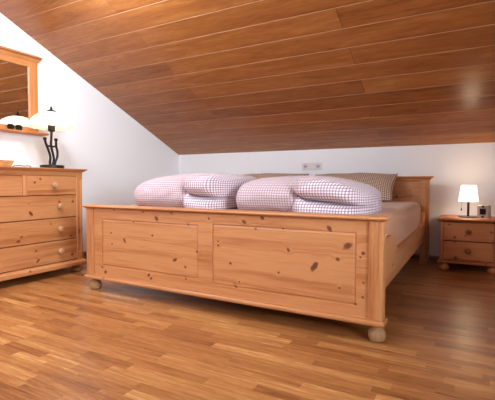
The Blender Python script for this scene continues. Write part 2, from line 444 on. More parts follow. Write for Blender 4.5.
BIG = {(0.824, 0.444): (0.019, 1.6, -0.5), (0.659, 0.328): (0.017, 1.9, -1.0), (0.735, 0.521): (0.013, 1.7, 0.9), (-0.361, 0.522): (0.013, 1.8, 0.7), (-0.637, 0.367): (0.010, 2.4, 1.1),
       (-0.22, 0.279): (0.012, 1.8, -0.5), (-0.816, 0.14): (0.013, 1.5, -0.4), (-0.429, 0.162): (0.011, 1.5, -0.6), (0.259, 0.531): (0.013, 1.5, 0.7), (-0.142, 0.17): (0.011, 2.0, -0.5), (0.368, 0.558): (0.012, 1.4, 0.6), (0.776, 0.377): (0.011, 1.3, 0.4), (0.899, 0.416): (0.011, 1.1, 0), (0.518, 0.4): (0.010, 1.6, 0.9)}
KN = []
random.seed(2)
for u, v in FK:
    r, s_, tl = BIG.get((u, v), (random.uniform(0.004, 0.0065), random.uniform(1.0, 1.5), random.uniform(-0.8, 0.8)))
    KN.append((u, v, r*(0.88 if (u, v) in BIG else 1.25), s_, tl))
M_FOOT = pine('knotty_pine_footboard', 'x', KN, 'xz', rand=0.0)
M_PX = pine('knotty_pine_along_width', 'x', rand=0.32)
M_PX0 = pine('clear_pine_along_width', 'x', rand=0.10)
M_PY = pine('knotty_pine_along_length', 'y', rand=0.36)
M_PZ = pine('knotty_pine_upright', 'z', rand=0.12)
M_BUN = wood_simple('pale_turned_beech', srgb(176, 136, 94), srgb(146, 106, 68), 'z', 0.5)

bed = thing('double_bed', 'wide knotty pine double bed with panelled footboard and bun feet', 'bed', (0.006, 0, 0))
bm = bmesh.new()
HB, HT = 0.112, 0.569
PAN = [(-0.846, -0.048, 0.180, 0.500), (0.050, 0.866, 0.163, 0.512)]
add_box(bm, -0.922, PAN[0][0], 0.004, 0.046, HB, HT); add_box(bm, PAN[0][1], PAN[1][0], 0.004, 0.046, HB, HT); add_box(bm, PAN[1][1], 0.922, 0.004, 0.046, HB, HT)
for a in PAN:
    add_box(bm, a[0], a[1], 0.004, 0.046, HB, a[2]); add_box(bm, a[0], a[1], 0.004, 0.046, a[3], HT)
fb = finish('footboard', bm, M_FOOT, bed)
for a in PAN:
    bm = bmesh.new(); add_panel(bm, a[0], a[1], a[2], a[3], 0.0045, 0.040, 0.014, 0.0045)
    finish('panel', bm, M_FOOT, fb)
for sx in (-1, 1):
    bm = bmesh.new(); xa, xb = (0.922, 0.990) if sx > 0 else (-0.990, -0.922)
    add_post(bm, xa, xb, -0.008, 0.060, HB, HT, [xa+0.024, xa+0.044], HB, HT, fw=0.010, fd=0.0022)
    finish('post', bm, M_PZ, bed)
bm = bmesh.new(); add_moulding(bm, -0.994, 0.994, -0.012, 0.072, [(-0.004, HT), (0.004, HT+0.003)]+half_round(HT+0.004, HT+0.022, 0.012), 'lfrb')
finish('top_rail', bm, M_PX0, bed, smooth=True)
bm = bmesh.new(); add_moulding(bm, -0.990, 0.990, -0.008, 0.060, half_round(HB-0.030, HB-0.002, 0.011)+[(0.003, HB)], 'lfrb')
finish('base_rail', bm, M_PX0, bed, smooth=True)
for sx in (-1, 1):
    finish('foot', lathe(bun(0.041, HB-0.030), c=(sx*0.958, 0.042, 0)), M_BUN, bed, smooth=True)
# headboard
YH = 2.150; HHT = 0.772
bm = bmesh.new(); add_box(bm, -0.93, 0.93, YH+0.006, YH+0.040, 0.24, HHT); hb = finish('headboard', bm, M_PX, bed)
bm = bmesh.new(); add_panel(bm, -0.872, -0.04, 0.30, 0.708, YH-0.002, YH+0.0055, 0.02, 0.006); finish('panel', bm, M_PX, hb)
bm = bmesh.new(); add_panel(bm, 0.04, 0.872, 0.30, 0.708, YH-0.002, YH+0.0055, 0.02, 0.006); finish('panel', bm, M_PX, hb)
for sx in (-1, 1):
    bm = bmesh.new(); xa, xb = (0.93, 1.0) if sx > 0 else (-1.0, -0.93)
    add_post(bm, xa, xb, YH-0.010, YH+0.055, 0.0, HHT, [xa+0.022, xa+0.048], 0.30, HHT-0.03)
    finish('post', bm, M_PZ, bed)
bm = bmesh.new(); add_moulding(bm, -1.0, 1.0, YH-0.010, YH+0.055, [(0.0, HHT-0.004), (0.004, HHT), (0.007, HHT+0.010), (0.018, HHT+0.020), (0.030, HHT+0.026), (0.033, HHT+0.028), (0.033, HHT+0.036)], 'lfr')
finish('cornice', bm, M_PX0, bed, smooth=True, angle=25)
# side rails with raised ends
for sx in (-1, 1):
    top = [(0.060, 0.468), (0.36, 0.466), (0.40, 0.460), (0.425, 0.448), (0.545, 0.372), (0.575, 0.362), (0.62, 0.360), (1.78, 0.360), (1.86, 0.366), (1.93, 0.385), (2.0, 0.425), (2.05, 0.462), (2.09, 0.476), (YH-0.010, 0.478)]
    poly = [(0.060, 0.215), (YH-0.010, 0.215)] + top[::-1]
    bm = bmesh.new(); xa, xb = (0.940, 0.966) if sx > 0 else (-0.966, -0.940)
    add_prism(bm, poly, 'x', xa, xb)
    finish('side_rail', bm, M_PY, bed)
bm = bmesh.new()
for i in range(12):
    yy = 0.14+i*0.168; add_box(bm, -0.940, 0.940, yy, yy+0.09, 0.258, 0.280)
add_box(bm, -0.939, -0.91, 0.07, 2.13, 0.225, 0.258); add_box(bm, 0.91, 0.939, 0.07, 2.13, 0.225, 0.258); add_box(bm, -0.02, 0.02, 0.07, 2.13, 0.22, 0.258)
finish('slatted_base', bm, M_PX0, bed)

# mattress under its fitted sheet
t = NT('brown_fitted_sheet')
tc = t.n('ShaderNodeTexCoord').outputs['Object']
n = t.noise(tc, 6, 3); n2 = t.noise(tc, 260, 2)
t.set(col=t.mix(n, srgb(194, 142, 112), srgb(208, 154, 122)), rough=0.85, spec=0.15, sheen=0.2); t.bump(n, 0.35, 0.012)
M_SHEET = t.m
MT = 0.576
bm = bmesh.new()
nx, ny, nz = 44, 52, 10
import itertools
X0, X1, Y0, Y1, Z0 = -0.931, 0.943, 0.085, 2.125, 0.281
vmap = {}
RB = 0.055
def mv(i, j, k):
    key = (i, j, k)
    if key not in vmap:
        p = Vector((X0+(X1-X0)*i/nx, Y0+(Y1-Y0)*j/ny, Z0+(MT-Z0)*k/nz))
        c = Vector((min(max(p.x, X0+RB), X1-RB), min(max(p.y, Y0+RB), Y1-RB), min(max(p.z, Z0+0.02), MT-RB)))
        d = p-c
        if d.length > RB: p = c+d.normalized()*RB
        w_ = 0.004*noise.noise(p*5.0)+0.002*noise.noise(Vector((p.x*14, p.y*4, p.z*20)))
        if k > 1: p.z += w_ if k == nz else 0
        vmap[key] = bm.verts.new(p)
    return vmap[key]
for i, j in itertools.product(range(nx), range(ny)):
    for k in (0, nz): bm.faces.new((mv(i, j, k), mv(i+1, j, k), mv(i+1, j+1, k), mv(i, j+1, k)))
for i, k in itertools.product(range(nx), range(nz)):
    for j in (0, ny): bm.faces.new((mv(i, j, k), mv(i+1, j, k), mv(i+1, j, k+1), mv(i, j, k+1)))
for j, k in itertools.product(range(ny), range(nz)):
    for i in (0, nx): bm.faces.new((mv(i, j, k), mv(i, j+1, k), mv(i, j+1, k+1), mv(i, j, k+1)))
tag(finish('mattress', bm, M_SHEET, smooth=True, angle=180), 'thick mattress in a plain brown fitted sheet inside the pine bed', 'mattress')

# duvets: a folded quilt, its plain-pink outside on one half and two white checked layers on the other
M_DUV = gingham('pink_and_white_checked_cotton', srgb(236, 230, 235), srgb(180, 152, 168), srgb(142, 112, 130), 0.0155, 0.38,
                alt=(srgb(208, 197, 203), srgb(184, 157, 165), srgb(152, 118, 130)))
def sstep(a, b, x): t_ = np.clip((x-a)/(b-a), 0, 1); return t_*t_*(3-2*t_)
DZ = MT+0.0035
def duvet(name, label, group, xs_top, xs_bot, split, ends, seed, yc=0.47, yback=0.84, front=0.135, lobe_front=0.088):
    x0, x1 = xs_top[0][0], xs_top[-1][0]
    NX, NT_ = 150, 160
    u = 0.5-0.5*np.cos(np.linspace(0, PI, NX)); X = x0+(x1-x0)*(0.55*u+0.45*np.linspace(0, 1, NX))
    top = np.interp(X, *zip(*xs_top)); bot = np.interp(X, *zip(*xs_bot))
    k = np.array([1, 2, 3, 2, 1])/9
    pad = lambda a: np.convolve(np.pad(a, 2, mode='edge'), k, mode='valid')
    top, bot = pad(top), pad(bot)
    bm = bmesh.new(); uvl = bm.loops.layers.uv.new('UVMap')
    side = {}; tuv = {}
    rings = []
    tt = np.linspace(0, 0.75, 700)
    for i, x in enumerate(X):
        T, B = top[i], max(bot[i], DZ)
        if T-B < 0.012: m_ = (T+B)/2; T, B = m_+0.006, m_-0.006
        el = min(1.0, max(0.0, (x-x0)/ends[0])); er = min(1.0, max(0.0, (x1-x)/ends[1]))
        sl_, sr_ = math.sqrt(max(1e-4, 1-(1-el)**2)), math.sqrt(max(1e-4, 1-(1-er)**2))
        sc = max(0.03, min(sl_, sr_))
        g = float(sstep(split-0.05, split+0.03, x))
        crease = B+(T-B)*0.335+0.028*math.exp(-max(0, x-split)/0.03)*(T-B)/0.24
        ycc = yc
        fr = ycc-(ycc-front)*sc; bk = ycc+(yback-ycc)*sc
        lf = ycc-(ycc-lobe_front)*sc
        pole = (ycc, crease)
        ph = np.linspace(0, 2*PI, NT_, endpoint=False)
        th = np.arctan2(0.22*np.sin(ph), -np.cos(ph))        # starts at the front (-y)
        dy, dz = np.cos(th), np.sin(th)
        def exit_(yf, yb, zb, zt, ex, ey):
            cy, ry, cz, rz = (yf+yb)/2, (yb-yf)/2, (zb+zt)/2, max((zt-zb)/2, 0.003)
            Y = np.abs((pole[0]+np.outer(dy, tt)-cy)/ry); Z = np.abs((pole[1]+np.outer(dz, tt)-cz)/rz)
            ins = (Y**ey+Z**ex) <= 1
            return np.where(ins.any(1), tt[ins.shape[1]-1-np.argmax(ins[:, ::-1], 1)], 0.0)
        R = exit_(fr+0.075*g*sc, bk, B-0.04*min(1.0, (T-B)/0.1), T, 2.3, 3.2)
        if g > 0:
            f2 = fr+(lf-fr)*g
            ru = exit_(f2, bk-0.03*sc, crease-0.003, T-0.002, 2.2, 6.0)
            rl = exit_(f2+0.012*g, bk-0.03*sc, B-0.035, crease+0.003, 2.2, 7.0)
            R = np.maximum(R, np.maximum(ru, rl)*(0.90+0.10*g))
        Rm = 0.15*np.roll(R, 1)+0.7*R+0.15*np.roll(R, -1); R = Rm
        ring = []
        we = float(sstep(x1-ends[1]*1.1, x1, x)-sstep(-(x0+ends[0]*0.8), -x0, -x))
        for q in range(NT_):
            yq, zq = pole[0]+dy[q]*R[q], pole[1]+dz[q]*R[q]
            v = Vector((x, yq, zq))
            nz_ = noise.noise(Vector((x*5+seed, yq*6, zq*9)))*0.010+noise.noise(Vector((x*14+seed, yq*16, zq*26)))*0.005
            nz_ *= sc*min(1, (T-B)/0.12)
            v.y += dy[q]*nz_; v.z += dz[q]*nz_*0.8
            v.z = max(v.z, DZ); v.y = max(v.y, 0.090)
            bv = bm.verts.new(v); ring.append(bv)
            xs_ = split-0.015+max(0.0, (zq-(crease+0.03)))*1.5+0.4*max(0, yq-0.30)
            side[bv] = 0.5+(x-xs_)*12
            st_ = float(sstep(T-0.07, T-0.01, zq))*(1-abs(we))
            tuv[bv] = (v.x+0.55*we*max(0.0, v.y-0.12)+0.006*noise.noise(Vector((v.x*4, v.z*5, seed))), 1.08*v.z+st_*max(0.0, v.y-0.17)+0.006*noise.noise(Vector((v.x*5, v.z*4, seed+9))))
        rings.append(ring)
    for i in range(NX-1):
        for q in range(NT_):
            q2 = (q+1) % NT_
            f = bm.faces.new((rings[i][q], rings[i+1][q], rings[i+1][q2], rings[i][q2]))
            uu = [tuv[lp.vert] for lp in f.loops]
            for lp, c_ in zip(f.loops, uu): lp[uvl].uv = c_
    bm.faces.new(rings[0]); bm.faces.new(rings[-1])
    bm.verts.index_update()
    vals = [0.0]*len(bm.verts)
    for v_, s_ in side.items(): vals[v_.index] = s_
    o = finish(name, bm, M_DUV, smooth=True, angle=180)
    at = o.data.attributes.new('side', 'FLOAT', 'POINT'); at.data.foreach_set('value', vals)
    return tag(o, label, 'duvet', group)
duvet('duvet', 'puffy folded checked duvet on the left half of the bed, nearest the left wall', 'folded checked duvets on the bed',
      [(-0.828, 0.698), (-0.785, 0.728), (-0.70, 0.764), (-0.58, 0.790), (-0.45, 0.806), (-0.30, 0.814), (-0.15, 0.808), (-0.05, 0.796), (0.0, 0.765), (0.02, 0.70)],
      [(-0.828, 0.686), (-0.79, 0.640), (-0.74, 0.590), (-0.70, 0.580), (-0.02, 0.5795), (0.02, 0.61)], -0.235, (0.26, 0.10), 1.7, yc=0.40)
duvet('duvet', 'puffy folded checked duvet on the right half of the bed, near the bare brown sheet', 'folded checked duvets on the bed',
      [(0.068, 0.675), (0.082, 0.726), (0.10, 0.756), (0.20, 0.774), (0.35, 0.785), (0.50, 0.788), (0.60, 0.780), (0.70, 0.760), (0.78, 0.735), (0.83, 0.712), (0.87, 0.688), (0.885, 0.655)],
      [(0.068, 0.60), (0.085, 0.580), (0.83, 0.5795), (0.87, 0.585), (0.885, 0.60)], 0.515, (0.10, 0.12), 8.3, yc=0.40)

# pillows leaning on the headboard
M_PIL = gingham('brown_checked_cotton', srgb(226, 202, 180), srgb(166, 132, 110), srgb(124, 90, 72), 0.0185, 0.45)
def pillow(label, xc, wid, hei, thick, base, lean, rz, seed):
    bm = bmesh.new(); uvl = bm.loops.layers.uv.new('UVMap'); N, Mv = 44, 30
    grid = {}
    for sd in (1, -1):
        for i in range(N+1):
            for j in range(Mv+1):
                a, b = -1+2*i/N, -1+2*j/Mv
                edge = i in (0, N) or j in (0, Mv)
                if edge and sd == -1: grid[(i, j, -1)] = grid[(i, j, 1)]; continue
                tk = thick/2*(max(0, 1-abs(a)**3.2)**0.55)*(max(0, 1-abs(b)**2.6)**0.6)
                pin = 1-0.045*(1-b*b)*abs(a)**2; pin2 = 1-0.10*(1-a*a)*abs(b)**2
                x, z = a*wid/2*pin, (b*pin2+1)*hei/2
                y = sd*tk + (0.010*noise.noise(Vector((x*7+seed, z*7, sd*2.0))) if not edge else 0)
                grid[(i, j, sd)] = bm.verts.new((x, y, z))
    for sd in (1, -1):
        for i in range(N):
            for j in range(Mv):
                f = bm.faces.new([grid[(i, j, sd)], grid[(i+1, j, sd)], grid[(i+1, j+1, sd)], grid[(i, j+1, sd)]])
                for lp, (ii, jj) in zip(f.loops, ((i, j), (i+1, j), (i+1, j+1), (i, j+1))):
                    lp[uvl].uv = (wid*ii/N, hei*jj/Mv)
    o = finish('pillow', bm, M_PIL, smooth=True, angle=180)
    o.location = (xc, base[0], base[1]); o.rotation_euler = (-lean, 0, rz)
    return tag(o, label, 'pillow', 'checked pillows at the headboard')
pillow('brown checked pillow, mostly hidden behind the duvets, left one of two', -0.525, 0.80, 0.385, 0.16, (1.785, 0.592), math.radians(50), 0.02, 3.0)
pillow('brown checked pillow standing by the bare headboard panel, right one of two', 0.330, 0.82, 0.375, 0.16, (1.795, 0.592), math.radians(50), -0.02, 9.0)

# ------------------------------------------------------------------ chest of drawers (front faces +x; local x = along the front, local y = depth)
# local frame: built facing -y, root rotated +90 deg so -y looks to +x; local x runs along world y
DY = -0.103                               # world y of the middle
DF = -1.516                               # world x of the front face
dr = thing('chest_of_drawers', 'pine chest of drawers with round knobs against the left wall', 'chest of drawers', (DF, DY, 0), PI/2)
HW = 0.498; DEP = 0.45
def dloc(pts, r0=0.010): return [(yw-DY, z, r_*0.95, s_, tl) for (yw, z, r_, s_, tl) in pts]
DK = dloc([(-0.025, 0.744, 0.010, 1.3, 0), (0.02, 0.769, 0.008, 1.6, 0.5), (-0.06, 0.511, 0.014, 1.7, 0.9), (-0.077, 0.592, 0.006, 1, 0), (-0.136, 0.346, 0.009, 1.5, -0.3), (-0.159, 0.316, 0.011, 1.7, 0), (-0.026, 0.228, 0.009, 1.3, 0),
           (-0.012, 0.149, 0.009, 2.6, -0.8), (-0.088, 0.086, 0.009, 1.2, 0), (0.178, 0.590, 0.009, 1.2, 0), (0.28, 0.31, 0.010, 1.4, 0.6), (0.302, 0.588, 0.011, 1.2, 0), (0.29, 0.155, 0.010, 1.5, -0.6), (-0.4, 0.5, 0.013, 1.4, 0.4), (-0.35, 0.2, 0.012, 1.5, -0.4), (0.1, 0.42, 0.006, 1.3, 0)])
M_DF = pine('knotty_pine_drawer_front', 'x', DK, 'xz', rand=0.0)
ZT = [(0.645, 0.795), (0.463, 0.642), (0.285, 0.460), (0.110, 0.282)]
xi0, xi1 = -HW+0.061, HW-0.061            # between the stiles
bm = bmesh.new()
add_box(bm, -HW, -HW+0.02, 0.03, DEP, 0.105, 0.827); add_box(bm, HW-0.02, HW, 0.03, DEP, 0.105, 0.827)
add_box(bm, -HW+0.02, HW-0.02, DEP-0.012, DEP, 0.105, 0.827); add_box(bm, -HW+0.02, HW-0.02, 0.03, DEP-0.012, 0.105, 0.112)
add_box(bm, xi0, xi1, 0.0, 0.03, 0.797, 0.827, 0.001)
car = finish('carcass', bm, M_PX, dr)
for sx in (-1, 1):
    bm = bmesh.new(); xa, xb = (xi1, HW) if sx > 0 else (-HW, xi0)
    add_post(bm, xa, xb, -0.002, 0.032, 0.105, 0.827, [xa+0.018, xa+0.038] if False else [(xa+xb)/2], 0.17, 0.77, fw=0.030, fd=0.006, r=0.010)
    finish('stile', bm, M_PZ, dr)
bm = box(-0.0165, 0.0165, -0.002, 0.03, 0.646, 0.796, 0.002); finish('divider', bm, pine('pale_pine_divider', 'z', rand=0.0, tint=(1.12, 1.12, 1.12, 1)), dr)
bm = bmesh.new(); add_moulding(bm, -HW, HW, 0.0, DEP, [(0.003, 0.827), (0.007, 0.830), (0.012, 0.834), (0.022, 0.842), (0.030, 0.847), (0.032, 0.851), (0.030, 0.855)], 'lfr')
finish('top', bm, M_PX0, dr, smooth=True, angle=25)
bm = bmesh.new(); add_moulding(bm, -HW, HW, 0.0, DEP, [(0.020, 0.058), (0.022, 0.062), (0.022, 0.085), (0.016, 0.092), (0.006, 0.098), (0.003, 0.106)], 'lfr')
finish('plinth', bm, M_DF, dr, smooth=True, angle=25)
KNOBP = [(0.012, 0.0), (0.010, -0.006), (0.010, -0.010), (0.018, -0.014), (0.0235, -0.020), (0.024, -0.027), (0.019, -0.034), (0.010, -0.037)]
M_KNOB = wood_simple('pale_turned_knob', srgb(192, 150, 108), srgb(170, 124, 82), 'y', 0.45)
def drawer(root, xa, xb, za, zb, knobs, mat, kmat, depth=0.40, kp=KNOBP, border=0.0, face=0.0):
    bm = bmesh.new()
    add_box(bm, xa+0.0015, xb-0.0015, face, 0.020, za+0.0015, zb-0.0015, 0.003)
    add_box(bm, xa+0.012, xb-0.012, 0.020, depth, za+0.012, zb-0.02)
    d = finish('drawer', bm, mat, root)
    for kx in knobs:
        finish('knob', lathe(kp, 24, (kx, face, (za+zb)/2+0.002), 'y'), kmat, d, smooth=True)
    return d
drawer(dr, xi0, -0.0165, *ZT[0], [-0.232], M_DF, M_KNOB)
drawer(dr, 0.0165, xi1, *ZT[0], [0.232], M_DF, M_KNOB)
for z_ in ZT[1:]:
    drawer(dr, xi0, xi1, *z_, [-0.276, 0.276], M_DF, M_KNOB)
for sx in (-1, 1):
    for yy in (0.030, DEP-0.055):
        finish('foot', lathe(bun(0.041, 0.058), c=(sx*(HW-0.045), yy, 0)), M_BUN, dr, smooth=True)

# ------------------------------------------------------------------ mirror on the left wall (same local frame as the dresser)
M_FR = pine('honey_pine_mirror_frame', 'x', rand=0.14, tint=(1.0, 0.93, 0.82, 1))
M_FRZ = pine('honey_pine_mirror_stile', 'z', rand=0.14, tint=(1.0, 0.93, 0.82, 1))
mi = thing('wall_mirror', 'pine framed mirror with cornice and small shelf on the left wall', 'mirror', (XL, DY, 1.16), PI/2)
MW = 0.455
f0 = finish('frame', box(-MW, MW, -0.042, -0.012, 0.58, 0.645, 0.004), M_FR, mi)   # top rail
for sx in (-1, 1):
    xa, xb = (MW-0.078, MW) if sx > 0 else (-MW, -MW+0.078)
    finish('stile', box(xa, xb, -0.044, -0.002, 0.018, 0.628, 0.005), M_FRZ, mi)
finish('bottom_rail', box(-MW+0.078, MW-0.078, -0.042, -0.012, 0.018, 0.062, 0.003), M_FR, mi)
bm = bmesh.new(); add_moulding(bm, -MW, MW, -0.045, -0.001, [(0.0, 0.629), (0.006, 0.634), (0.012, 0.645), (0.026, 0.656)]+half_round(0.658, 0.684, 0.032)+[(0.01, 0.686)], 'lfr')
finish('cornice', bm, M_FR, mi, smooth=True, angle=25)
bm = bmesh.new(); add_moulding(bm, -MW-0.05, MW+0.05, -0.100, -0.001, [(0.0, 0.0)]+half_round(0.001, 0.017, 0.006)+[(0.0, 0.018)], 'lfr')
finish('shelf', bm, M_FR, mi, smooth=True, angle=25)
t = NT('mirror_silvering'); t.set(col=(0.86, 0.87, 0.86, 1), metal=1.0, rough=0.02)
finish('glass', box(-MW+0.070, MW-0.070, -0.030, -0.024, 0.050, 0.59), t.m, mi)

# sunglasses on the mirror shelf
M_LENS = plain('dark_lens', srgb(16, 14, 14), 0.35, spec=0.15)
sg = thing('sunglasses', 'dark sunglasses resting on the mirror shelf', 'sunglasses', (XL+0.085, DY+0.215, 1.178), PI/2)
M_SGF = plain('brown_sunglass_frame', srgb(60, 38, 28), 0.25)
def lens(cx):
    out = []
    for k_ in range(24):
        a = 2*PI*k_/24; c_, s_ = math.cos(a), math.sin(a)
        out.append((cx+0.029*math.copysign(abs(c_)**0.8, c_), 0.0225+0.0215*math.copysign(abs(s_)**0.75, s_)))
    return out
for cx in (-0.034, 0.034):
    bm = bmesh.new(); add_prism(bm, lens(cx), 'y', -0.002, 0.002); finish('lens', bm, M_LENS, sg)
    bm = bmesh.new(); o_ = lens(cx); add_tube(bm, [(u_, 0, max(v_, 0.0028)) for u_, v_ in o_]+[(o_[0][0], 0, o_[0][1])], 0.0027, 8); finish('rim', bm, M_SGF, sg, smooth=True)
bm = bmesh.new(); add_tube(bm, spline([(-0.007, 0, 0.027), (0, -0.003, 0.031), (0.007, 0, 0.027)], 5), 0.0028, 8); finish('bridge', bm, M_SGF, sg, smooth=True)
for sx in (-1, 1):
    bm = bmesh.new(); add_tube(bm, spline([(sx*0.063, 0.0, 0.032), (sx*0.060, 0.010, 0.030), (-sx*0.005, 0.014+0.004*sx, 0.016), (-sx*0.045, 0.014+0.004*sx, 0.006)], 6), 0.0024, 8); finish('temple', bm, M_SGF, sg, smooth=True)

# ------------------------------------------------------------------ table lamp on the dresser
DT = 0.855
M_IRON = plain('dark_bronze_iron', srgb(44, 36, 36), 0.42, 0.6)
tl = thing('table_lamp', 'lit table lamp with domed glass shade on wavy dark iron stems', 'lamp', (-1.795, 0.318, DT))
finish('base', lathe([(0.090, 0), (0.095, 0.004), (0.095, 0.031), (0.090, 0.036), (0.04, 0.038), (0.03, 0.040)], 40), M_IRON, tl, smooth=True)
# the stems fan out along world y, so the camera sees all three
for ph, rt in ((-1, 0.058), (1, 0.052)):
    pts = [(0.0, ph*0.018, 0.022), (0.004, ph*0.022+0.006, 0.07), (0.0, ph*0.030-0.016, 0.12)] if False else None
    if ph < 0: pts = [(0.0, -0.018, 0.022), (0.0, -0.020, 0.06), (0.0, -0.016, 0.11), (0.0, -0.034, 0.165), (0.0, -0.056, 0.22), (0.0, -0.064, 0.255)]
    else: pts = [(0.0, 0.020, 0.022), (0.0, 0.030, 0.06), (0.0, 0.050, 0.11), (0.0, 0.052, 0.155), (0.0, 0.042, 0.20), (0.0, 0.040, 0.255)]
    bm = bmesh.new(); add_tube(bm, spline(pts, 6), 0.0095, 10)
    e_ = pts[-1]; add_lathe(bm, [(0.007, -0.012), (0.014, -0.006), (0.016, 0.003), (0.013, 0.010), (0.004, 0.014)], 16, e_)
    finish('stem', bm, M_IRON, tl, smooth=True)
bm = bmesh.new(); add_tube(bm, spline([(0.0, 0.0, 0.022), (0.0, 0.012, 0.06), (0.0, 0.016, 0.10), (0.0, 0.002, 0.16), (0.0, -0.008, 0.21), (0.0, -0.004, 0.26), (0.0, 0.0, 0.335)], 6), 0.0095, 10)
finish('stem', bm, M_IRON, tl, smooth=True)
bm = bmesh.new(); add_tube(bm, [(0.0, -0.040, 0.198), (0.0, 0.0, 0.194), (0.0, 0.044, 0.198)], 0.008, 8); finish('crossbar', bm, M_IRON, tl, smooth=True)
finish('socket', lathe([(0.012, 0.318), (0.024, 0.322), (0.029, 0.332), (0.029, 0.376), (0.022, 0.390), (0.014, 0.396)], 20), plain('black_lamp_socket', srgb(24, 20, 18), 0.6), tl, smooth=True)
# glass shade
t = NT('frosted_lamp_glass')
tc = t.n('ShaderNodeTexCoord').outputs['Object']; sp = t.n('ShaderNodeSeparateXYZ'); t.l(tc, sp.inputs[0])
band = t.math('SUBTRACT', 1.0, t.math('MULTIPLY', t.math('SUBTRACT', sp.outputs[2], 0.365), 17.0, clamp=True), clamp=True)
spk = t.noise(tc, 120, 2, 0.6); fl = t.math('GREATER_THAN', t.math('MULTIPLY', spk, t.math('MULTIPLY_ADD', band, 0.55, 0.45)), 0.50)
colr = t.mix(t.math('MULTIPLY', fl, 0.8), (1.0, 0.86, 0.62, 1), srgb(150, 120, 90))
t.set(col=colr, rough=0.25, emit=colr, es=1.05)
M_GLS = t.m
sr = 0.180; zr = 0.352
outp = [(sr, zr), (sr+0.001, zr+0.004), (sr*0.985, zr+0.022), (sr*0.94, zr+0.045), (sr*0.84, zr+0.074), (sr*0.70, zr+0.098), (sr*0.50, zr+0.119), (sr*0.30, zr+0.130), (0.030, zr+0.135)]
inp = [(r_-0.004, z_-0.003) for r_, z_ in outp][::-1]; inp[-1] = (sr-0.004, zr)
bm = bmesh.new(); add_lathe(bm, outp+inp, 48, cap=False)
bm.verts.ensure_lookup_table(); nn = 48
first = bm.verts[:nn]; last = bm.verts[-nn:]
for i in range(nn): bm.faces.new((first[i], first[(i+1) % nn], last[(i+1) % nn], last[i]))
finish('lamp_shade', bm, M_GLS, tl, smooth=True)
M_AMB = plain('brass_cap', srgb(120, 96, 50), 0.35, 0.7)
finish('finial', lathe([(0.046, zr+0.130), (0.044, zr+0.137), (0.032, zr+0.145), (0.014, zr+0.153), (0.008, zr+0.158), (0.010, zr+0.164), (0.009, zr+0.170), (0.004, zr+0.180), (0.001, zr+0.182)], 24), M_IRON, tl, smooth=True)
t = NT('glowing_bulb'); t.set(col=(1, 1, 1, 1), emit=(1.0, 0.85, 0.62, 1), es=3)
finish('bulb', lathe([(0.010, 0.392), (0.013, 0.405), (0.026, 0.425), (0.028, 0.440), (0.020, 0.456), (0.006, 0.463)], 20), t.m, tl, smooth=True)
pl = point('table_lamp_light', (0, 0, 0.40), 0.25, (1.0, 0.80, 0.55), 0.05); pl.parent = tl; pl.location = (0.05, 0, 0.375)
bm = bmesh.new(); add_tube(bm, spline([(-0.092, -0.02, 0.006), (-0.13, -0.08, 0.005), (-0.08, -0.16, 0.005), (0.0, -0.185, 0.006), (0.0, -0.205, 0.021), (0.0, -0.25, 0.019), (0.0, -0.29, 0.022), (0.0, -0.325, 0.019), (0.0, -0.350, 0.008)], 6), 0.0032, 8)
finish('cord', bm, plain('black_rubber', srgb(30, 28, 30), 0.5), tl, smooth=True)

# wooden tray at the left end of what is seen of the dresser top
t = NT('rustic_bark_wood'); tc = t.n('ShaderNodeTexCoord').outputs['Object']
n = t.noise(t.vmath('MULTIPLY', tc, (10, 40, 40)), 1.0, 3, 0.6)
t.set(col=t.ramp(n, [(0.35, srgb(150, 92, 52)), (0.5, srgb(205, 150, 92)), (0.65, srgb(228, 182, 124))]), rough=0.5)
bm = bmesh.new()
def rr(hx, hy, z): return [bm.verts.new(p) for p in ((-hx, -hy, z), (hx, -hy, z), (hx, hy, z), (-hx, hy, z))]
R = [rr(0.16, 0.09, 0.0), rr(0.18, 0.108, 0.048), rr(0.166, 0.096, 0.050), rr(0.148, 0.08, 0.012)]
for a, b in zip(R, R[1:]):
    for i in range(4): bm.faces.new((a[i], a[(i+1) % 4], b[(i+1) % 4], b[i]))
bm.faces.new(R[0]); bm.faces.new(R[-1])
bmesh.ops.bevel(bm, geom=[e for e in bm.edges if abs(e.verts[0].co.z-e.verts[1].co.z) > 0.02], offset=0.012, segments=3, affect='EDGES')
o = finish('wooden_tray', bm, t.m, loc=(-1.72, -0.29, DT)); o.rotation_euler = (0, 0, PI/2)
tag(o, 'shallow flared wooden tray at the left edge on the dresser top', 'tray')

# ------------------------------------------------------------------ nightstand
NXC = 1.3275; NF = 1.914
ns = thing('nightstand', 'small pine nightstand with two drawers beside the bed head', 'nightstand', (NXC, NF, 0))
NWD = 0.2085; ND = 0.40
tint = (0.86, 0.68, 0.56, 1)
M_NX = pine('red_pine_drawer_front', 'x', [(-0.145, 0.395, 0.009, 1.6, 0), (-0.10, 0.288, 0.010, 1.5, 0.2), (0.165, 0.345, 0.010, 1.6, 0), (-0.185, 0.235, 0.008, 1.6, 0), (-0.10, 0.252, 0.011, 1.3, 0), (-0.09, 0.115, 0.013, 1.3, 0), (0.14, 0.15, 0.005, 1.2, 0), (-0.02, 0.305, 0.007, 2.2, 0), (0.13, 0.085, 0.008, 1.4, 0)], 'xz', rand=0.0, tint=tint)
M_NX0 = pine('red_pine_along_width', 'x', rand=0.12, tint=tint); M_NZ = pine('red_pine_upright', 'z', rand=0.1, tint=tint)
bm = bmesh.new()
add_box(bm, -NWD, -NWD+0.0235, 0, ND, 0.097, 0.420, 0.002); add_box(bm, NWD-0.0235, NWD, 0, ND, 0.097, 0.420, 0.002)
add_box(bm, -NWD+0.0235, NWD-0.0235, ND-0.012, ND, 0.097, 0.420); add_box(bm, -NWD+0.0235, NWD-0.0235, 0.02, ND-0.012, 0.097, 0.101)
finish('carcass', bm, M_NZ, ns)
